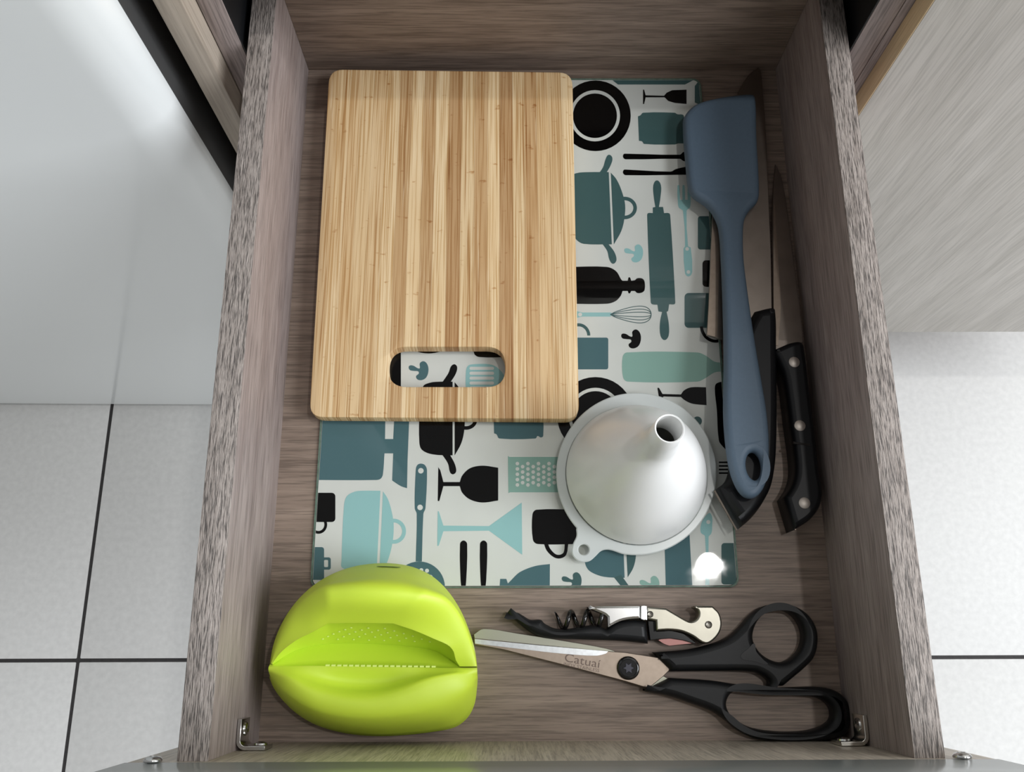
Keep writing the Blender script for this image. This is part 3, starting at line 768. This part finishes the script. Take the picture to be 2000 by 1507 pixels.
rA = row([(527, 1296, .030), (533, 1262, .030), (545, 1228, .029), (563, 1195, .028), (587, 1165, .027), (617, 1139, .026, 1), (652, 1119, .025), (690, 1106, .025), (730, 1100, .025), (770, 1100, .025), (810, 1108, .025), (846, 1126, .026, 1), (876, 1155, .027), (900, 1192, .028), (916, 1230, .029), (927, 1266, .030), (932, 1301, .030)])
rA0 = [Vector((v.x + (ls.location.x - v.x) * .05, v.y + (ls.location.y - v.y) * .05, .0006)) for v in rA]
rAm = row([(528, 1296, .034), (536, 1260, .035), (550, 1224, .038), (571, 1190, .042), (602, 1160, .046), (632, 1141, .050, 1), (690, 1127, .052), (740, 1122, .052), (790, 1127, .052), (838, 1142, .050, 1), (873, 1164, .045), (897, 1197, .041), (914, 1231, .038), (925, 1266, .036), (931, 1301, .034)])
rB = row([(529, 1296, .037), (541, 1258, .040), (559, 1222, .045), (584, 1190, .051), (612, 1168, .059), (640, 1156, .066, 2), (700, 1154, .069), (760, 1157, .069), (822, 1163, .066, 2), (862, 1172, .059), (890, 1196, .051), (908, 1228, .045), (921, 1264, .040), (930, 1301, .037)])
rC = row([(531, 1296, .037), (550, 1272, .041), (580, 1249, .046), (612, 1233, .050), (640, 1217, .053, 2), (700, 1216, .054), (768, 1217, .054, 2), (810, 1231, .052), (850, 1248, .049), (876, 1260, .046), (886, 1272, .043), (890, 1288, .040), (898, 1301, .037)])
rD = [Vector((v.x, v.y + .003 * math.sin(math.pi * k / NU) ** .5, v.z - .004 * math.sin(math.pi * k / NU) ** .5)) for k, v in enumerate(rC)]
rE = row([(534, 1297, .034), (560, 1279, .029), (590, 1266, .025), (640, 1257, .022, 1), (690, 1256, .021), (750, 1258, .021), (800, 1262, .022, 1), (850, 1271, .024), (876, 1286, .028), (897, 1301, .034)])
rF = row([(527, 1297, .035), (580, 1296, .034), (640, 1296, .033, 1), (700, 1297, .032), (760, 1298, .032), (820, 1300, .033, 1), (870, 1301, .034), (905, 1302, .035), (932, 1302, .035)])
rF2 = row([(525, 1301, .036), (580, 1300, .037), (640, 1300, .0375), (700, 1301, .0375), (760, 1302, .0375), (820, 1303, .038), (870, 1304, .038), (905, 1304, .037), (932, 1304, .036)])
rS = row([(524, 1306, .036), (570, 1312, .040), (610, 1322, .039), (660, 1332, .036), (710, 1335, .035), (760, 1332, .036), (806, 1322, .040), (850, 1314, .042), (895, 1310, .040), (932, 1310, .036)])
rG = row([(525, 1312, .035), (560, 1326, .043), (598, 1346, .047), (640, 1357, .048), (690, 1364, .049), (740, 1361, .049), (788, 1349, .049), (835, 1330, .048), (885, 1318, .044), (932, 1316, .035)])
rM = row([(528, 1322, .031), (556, 1352, .040), (600, 1382, .044), (650, 1398, .046), (710, 1404, .047), (770, 1401, .047), (830, 1391, .045), (880, 1372, .042), (915, 1346, .038), (933, 1322, .031)])
rH = row([(526, 1322, .024), (534, 1342, .020), (552, 1367, .018), (582, 1395, .017), (622, 1417, .016), (672, 1431, .016), (730, 1437, .016), (790, 1435, .016), (850, 1428, .017), (890, 1419, .018), (914, 1400, .019), (927, 1374, .021), (932, 1340, .023), (933, 1322, .024)])
rH0 = [Vector((v.x + (ls.location.x - v.x) * .06, v.y + (ls.location.y - v.y) * .10, .0006)) for v in rH]
def skin(name, rows, sharp, mat, parent, sub=5):
    """surface over rows, rounded across them except at the rows listed as sharp"""
    R = []
    n = len(rows)
    for i in range(n - 1):
        for s in range(sub):
            t = s / sub; t2, t3 = t * t, t * t * t; r = []
            for k in range(NU + 1):
                a, b_ = rows[i][k], rows[i + 1][k]; L = (b_ - a).length
                def tg_(m):
                    if m in (0, n - 1) or m in sharp: return b_ - a
                    d = rows[m + 1][k] - rows[m - 1][k]
                    return d * (L / max(d.length, 1e-7))
                r.append(a * (2 * t3 - 3 * t2 + 1) + tg_(i) * (t3 - 2 * t2 + t) + b_ * (-2 * t3 + 3 * t2) + tg_(i + 1) * (t3 - t2))
            R.append(r)
    R.append(rows[-1])
    verts = [v for r in R for v in r]; w = NU + 1
    faces = [(i * w + k, i * w + k + 1, (i + 1) * w + k + 1, (i + 1) * w + k) for i in range(len(R) - 1) for k in range(NU)]
    me = bpy.data.meshes.new(name); me.from_pydata([tuple(v) for v in verts], [], faces)
    bm = bmesh.new(); bm.from_mesh(me); bmesh.ops.remove_doubles(bm, verts=bm.verts, dist=1e-5)
    bmesh.ops.dissolve_degenerate(bm, edges=bm.edges, dist=1e-6)
    bm.faces.ensure_lookup_table(); bmesh.ops.recalc_face_normals(bm, faces=bm.faces)
    if sum(f.normal.z * f.calc_area() for f in bm.faces) < 0: bmesh.ops.reverse_faces(bm, faces=bm.faces)
    bvh = BVHTree.FromBMesh(bm)
    bm.to_mesh(me); bm.free()
    return link_mesh(name, me, mat, parent, 55), bvh
hood, bvh_h = skin('hood', [rA0, rA, rAm, rB, rC], {1}, LIME, ls)
pocket, bvh_p = skin('pocket', [rC, rD, rE, rF, rF2], {2, 3}, LIME, ls)
pocket['label'] = 'perforated lime green inner pocket'
lip, bvh_l = skin('front_lip', [rF2, rS, rG, rM, rH, rH0], {4}, LIME, ls)
def resamp(c, m=8):
    acc = [0]
    for a, b_ in zip(c, c[1:]): acc.append(acc[-1] + (b_ - a).length)
    out = []
    for k in range(m + 1):
        s = acc[-1] * k / m; j = 0
        while j < len(acc) - 2 and acc[j + 1] < s: j += 1
        t = (s - acc[j]) / max(acc[j + 1] - acc[j], 1e-9); out.append(c[j].lerp(c[j + 1], t))
    return out
for k in (0, NU):                                   # close the ends where hood and lip meet
    ca = resamp([rA0[k], rA[k], rAm[k], rB[k], rF[k]]); cb = resamp([rH0[k], rH[k], rM[k], rG[k], rS[k], rF2[k]])
    mid = [a.lerp(b_, .5) for a, b_ in zip(ca, cb)]
    vs = ca + mid + cb; m = len(ca)
    raw('side_seam', vs, [(r * m + i, r * m + i + 1, (r + 1) * m + i + 1, (r + 1) * m + i) for r in (0, 1) for i in range(m - 1)], LIME, ls, 60)
def hit(bvh, x, y):
    d = (CR @ Vector(((x - 1000) / F, -(y - 753.5) / F, -1))).normalized()
    return bvh.ray_cast(CP, d)
zp = [(295, 690), (470, 692), (650, 695), (825, 702), (1000, 706), (1175, 711), (1350, 716), (1527, 720), (355, 660), (535, 662), (715, 663), (895, 666), (1073, 673), (1252, 680), (1432, 688), (418, 632), (600, 632), (783, 632), (965, 640), (1147, 648), (1330, 655), (485, 606), (670, 608), (858, 610), (1040, 617), (1225, 626), (553, 582), (742, 586), (930, 590), (1115, 597), (622, 560), (818, 563), (1008, 568)]
vs, fs = [], []
for zx, zy in zp:
    h = hit(bvh_p, 580 + zx * .17, 1130 + zy * .17)
    if h[0] is None: continue
    n = h[1]; s = n.orthogonal().normalized(); u = n.cross(s); c = h[0] + n * .0001; b0 = len(vs)
    vs.append(c + n * .0005)
    for k in range(8): vs.append(c + .00078 * (math.cos(k * math.pi / 4) * s + math.sin(k * math.pi / 4) * u))
    fs += [(b0, b0 + 1 + k, b0 + 1 + (k + 1) % 8) for k in range(8)]
o = raw('strainer_holes', vs, fs, LIMEP, pocket, 60); o['kind'] = 'stuff'; o['label'] = 'rows of tiny strainer holes, painted pale as light through them'  # pale discs stand for light coming through the holes
# moulded teeth along the closing edge of the lip
for k in range(19):
    x0 = 636 + k * 11.5
    a, b_ = P(x0, 1299 + k * .14, .0372), P(x0 + 8, 1299 + k * .14, .0372)
    tube('seal_tooth', [a, a.lerp(b_, .5), b_], .00065, LIMEP, lip, 6)
h = hit(bvh_h, 759, 1107)
if h[0]:
    a, b_ = P(738, 1106, h[0].z), P(784, 1108, h[0].z)
    n = h[1]
    c = h[0]; t = (b_ - a).normalized(); u = n.cross(t).normalized()
    vs = [c + n * .0004] + [c + n * .0002 + t * .0070 * math.cos(k * math.pi / 10) + u * .0016 * math.sin(k * math.pi / 10) for k in range(20)]
    o = raw('hanging_slot', vs, [(0, 1 + k, 1 + (k + 1) % 20) for k in range(20)], LIMEK, hood, 60)
    if o.data.polygons[0].normal.z < 0: o.data.flip_normals()

# ------------------------------------------------------------------ scissors
def s8(pts): return [tuple([900 + p[0] * .41, 1140 + p[1] * .41] + list(p[2:])) for p in pts]
sc = thing('scissors', 'large steel scissors with black plastic loop handles', 'scissors', tuple(P(1300, 1310, 0)))
zA, zB2 = .0042, .0064
back = SL(s8([(62, 240, 1), (108, 213), (270, 235), (500, 272), (690, 306), (760, 330, 1), (990, 452, 1), (900, 497, 1), (700, 420, 1), (300, 310, 1), (66, 262, 1)]), 4)
loft('back_blade', [px(back, zA)], [(.0002, -.0012), (0, -.001), (0, .0006), (.0002, .0008)], plain('pale_blade_steel', srgb(166, 166, 152), .45, metal=1), sc)
front = SL(s8([(63, 258, 1), (380, 290, 1), (705, 320, 1), (780, 325, 1), (940, 350, 1), (1000, 405, 1), (965, 440, 1), (895, 497, 1), (780, 462, 1), (500, 388, 1), (200, 312, 1), (66, 288, 1)]), 4)
fb = loft('front_blade', [px(front, zB2)], [(.0002, -.0014), (0, -.0012), (0, -.0003), (.0003, 0)], STEELB, sc)
bevl = SL(s8([(66, 261, 1), (380, 292, 1), (703, 320, 1), (690, 332), (640, 342), (480, 332), (300, 312), (67, 284, 1)]), 4)
gb_ = loft('ground_edge', [px(bevl, zB2)], [(0, -.0002), (.0001, .00025)], plain('bright_ground_steel', srgb(224, 228, 230), .3, metal=1, noise=.08, nscale=500), fb)
pv = P(1227, 1304, zB2)
screw = lathe('pivot_screw', pv, [(0, -.003), (.0066, -.003), (.0066, .0010), (.0060, .0018), (.0050, .0019), (.0048, .0016), (0, .0016)], BLACKG, sc, 32)
star = []
for k in range(12):
    r = .0036 if k % 2 == 0 else .0019
    star.append(pv + Vector((r * math.cos(k * math.pi / 6), r * math.sin(k * math.pi / 6), .0016)))
loft('star_socket', [star], [(0, 0), (.0002, .0003)], plain('dark_grey_metal', srgb(62, 62, 70), .35, metal=.6), screw)
uh = SL(s8([(920, 325, 1), (1080, 312), (1190, 287), (1280, 252), (1340, 200), (1390, 143), (1440, 108), (1520, 92), (1600, 103), (1668, 148), (1706, 215), (1710, 290), (1690, 355), (1640, 408), (1590, 450), (1545, 487, 1), (1470, 487, 1), (1478, 468), (1450, 440), (1400, 420), (1250, 416), (1000, 418, 1), (998, 404, 1), (945, 352, 1)]), 5)
uho = SL(s8([(1400, 262), (1408, 205), (1440, 155), (1490, 126), (1545, 124), (1595, 150), (1630, 200), (1640, 260), (1620, 320), (1575, 360), (1525, 372), (1465, 350), (1425, 315)]), 5)
hzs = .0115
HP = [(.0012, -hzs + .0003), (.0002, -hzs + .0014), (0, -.006), (.0003, -.0034), (.0012, -.0014), (.0026, -.0003), (.0040, 0)]
h1 = loft('upper_handle', [px(uh, hzs), px(uho, hzs)], HP, BLACKP, sc, 55)
lh = SL(s8([(875, 510, 1), (1000, 448, 1), (1200, 460), (1320, 478), (1480, 494), (1600, 492), (1700, 490), (1790, 506), (1848, 552), (1870, 625), (1862, 690), (1838, 726), (1790, 746), (1700, 752), (1600, 753), (1480, 750), (1400, 736), (1330, 702), (1270, 652), (1200, 607), (1100, 570), (1000, 537), (890, 516)]), 5)
lho = SL(s8([(1274, 562), (1300, 520), (1365, 508), (1500, 527), (1640, 537), (1715, 546), (1765, 578), (1782, 620), (1768, 660), (1700, 694), (1600, 707), (1480, 702), (1380, 682), (1312, 642), (1280, 603)]), 5)
loft('lower_handle', [px(lh, hzs), px(lho, hzs)], HP, BLACKP, sc, 55)
rc = SL(s8([(1330, 350), (1372, 300), (1398, 280), (1410, 320), (1440, 355), (1465, 385), (1400, 372)]), 4)
loft('handle_recess', [px(rc, hzs)], [(0, -.001), (.0004, .0002)], BLACKG, h1)
# engraving
def text(body, name, at_px, size, ang, parent, mat, z, sx=1.0):
    cu = bpy.data.curves.new(name, 'FONT'); cu.body = body; cu.size = size; cu.align_x = 'LEFT'
    ob = bpy.data.objects.new(name, cu); COL.objects.link(ob)
    dg = bpy.context.evaluated_depsgraph_get(); dg.update()
    me = bpy.data.meshes.new_from_object(ob.evaluated_get(dg)); bpy.data.objects.remove(ob)
    p = P(at_px[0], at_px[1], z)
    me.transform(Matrix.Translation(p) @ Matrix.Rotation(ang, 4, 'Z') @ Matrix.Diagonal((sx, 1, 1, 1)))
    me.materials.clear()
    return link_mesh(name, me, mat, parent)
zt = zB2 + .00008
text('Catuaí', 'engraved_name', (1101, 1290.5), .0066, -.185, fb, ETCH, zt, 1.24)
text('INOX STAINLESS', 'engraved_line', (1100, 1299), .0027, -.185, fb, ETCH, zt, 1.05)

# ------------------------------------------------------------------ corkscrew
def s9(pts): return [tuple([960 + p[0] * .25, 1140 + p[1] * .25] + list(p[2:])) for p in pts]
ck = thing('corkscrew', "waiter's corkscrew with black handle and polished steel lever", 'corkscrew', tuple(P(1200, 1220, 0)))
body = SL(s9([(112, 218, 1), (140, 228), (200, 220), (250, 246), (305, 276), (385, 276), (420, 308), (500, 345), (600, 348), (690, 332), (780, 320), (845, 326), (902, 352, 1), (960, 312), (1040, 287), (1130, 280), (1215, 290, 1), (1232, 466, 1), (1050, 446), (700, 432), (450, 421), (330, 387), (250, 335), (160, 258)]), 5)
zc = .0125
bd = loft('handle', [px(body, zc)], [(.0010, -zc + .0003), (0, -zc + .0016), (0, -.0055), (.0003, -.003), (.0012, -.0011), (.0026, -.0002), (.0036, 0)], BLACKP, ck, 55)
slot = s9([(1222, 288), (1286, 288), (1286, 372), (1400, 362), (1500, 385), (1590, 452), (1600, 470), (1500, 440), (1400, 425), (1290, 432), (1240, 440)])
loft('handle_liner', [px(slot, .008)], plate(.0003, -.0077, 0), BLACKG, ck)
lev = SL(s9([(742, 178, 1), (800, 170), (900, 168), (1166, 168, 1), (1168, 272, 1), (1080, 278), (1000, 297), (908, 346, 1), (903, 262, 1), (880, 242), (815, 214)]), 4)
lv = loft('hinged_lever', [px(lev, zc + .0008)], [(.0004, -.0080), (0, -.0076), (0, -.0018), (.0004, -.0006), (.0016, 0)], STEEL, ck, 35)
lv2p = SL(s9([(1215, 178, 1), (1365, 190, 1), (1450, 240), (1540, 289), (1580, 290), (1612, 262), (1620, 222), (1603, 195), (1584, 186, 1), (1584, 172, 1), (1728, 172, 1), (1780, 225), (1800, 300), (1788, 370), (1745, 430), (1690, 466), (1640, 455), (1570, 407), (1480, 370), (1380, 360), (1288, 366, 1), (1284, 288, 1), (1215, 274, 1)]), 4)
lv2 = loft('bottle_lever', [px(lv2p, zc + .0004)], [(.0004, -.0095), (0, -.0090), (0, -.0010), (.0004, -.0003), (.0010, 0)], plain('warm_nickel', srgb(156, 153, 142), .34, metal=1, noise=.05, nscale=120), ck, 35)
hg = s9([(1166, 170), (1192, 166), (1216, 172), (1216, 280), (1190, 284), (1166, 276)])
loft('hinge', [px(hg, zc + .001)], plate(.0004, -.008, 0), STEEL, ck)
for x, y, r in ((1240, 237, .0019), (1695, 318, .0021)):
    lathe('pivot_pin', P(960 + x * .25, 1140 + y * .25, zc + .0004), [(0, -.003), (r, -.003), (r, .0003), (r * .75, .0007), (r * .4, .0004), (0, .0004)], plain('aged_pin_steel', srgb(128, 124, 116), .35, metal=1), lv2, 20)
fcb = SL(s9([(1298, 436, 1), (1345, 424), (1440, 419), (1520, 436), (1605, 462, 1), (1480, 474), (1390, 484, 1), (1345, 468)]), 4)
loft('foil_blade', [px(fcb, .0065)], plate(.0002, -.0015, 0), plain('steel_red_reflection', srgb(140, 104, 100), .4, metal=1), ck)  # red reflection put into the blade's base colour
# worm
c0, c1 = P(960 + 500 * .25, 1140 + 285 * .25, .007), P(960 + 880 * .25, 1140 + 268 * .25, .007)
axw = (c1 - c0); Lw = axw.length; axw.normalize(); sw = Vector((0, 0, 1)).cross(axw).normalized(); pts = []
turns = 2.95
for k in range(121):
    t = k / 120; a = math.pi * 1.45 - 2 * math.pi * turns * t; rr = .0047
    pts.append(c0 + axw * (Lw * t) + sw * (rr * math.sin(a) * -1) + Vector((0, 0, rr * math.cos(a))))
tube('worm', pts, .0014, BLACKG, ck, 10, taper=lambda t: .3 + .7 * min(1, t / .12))
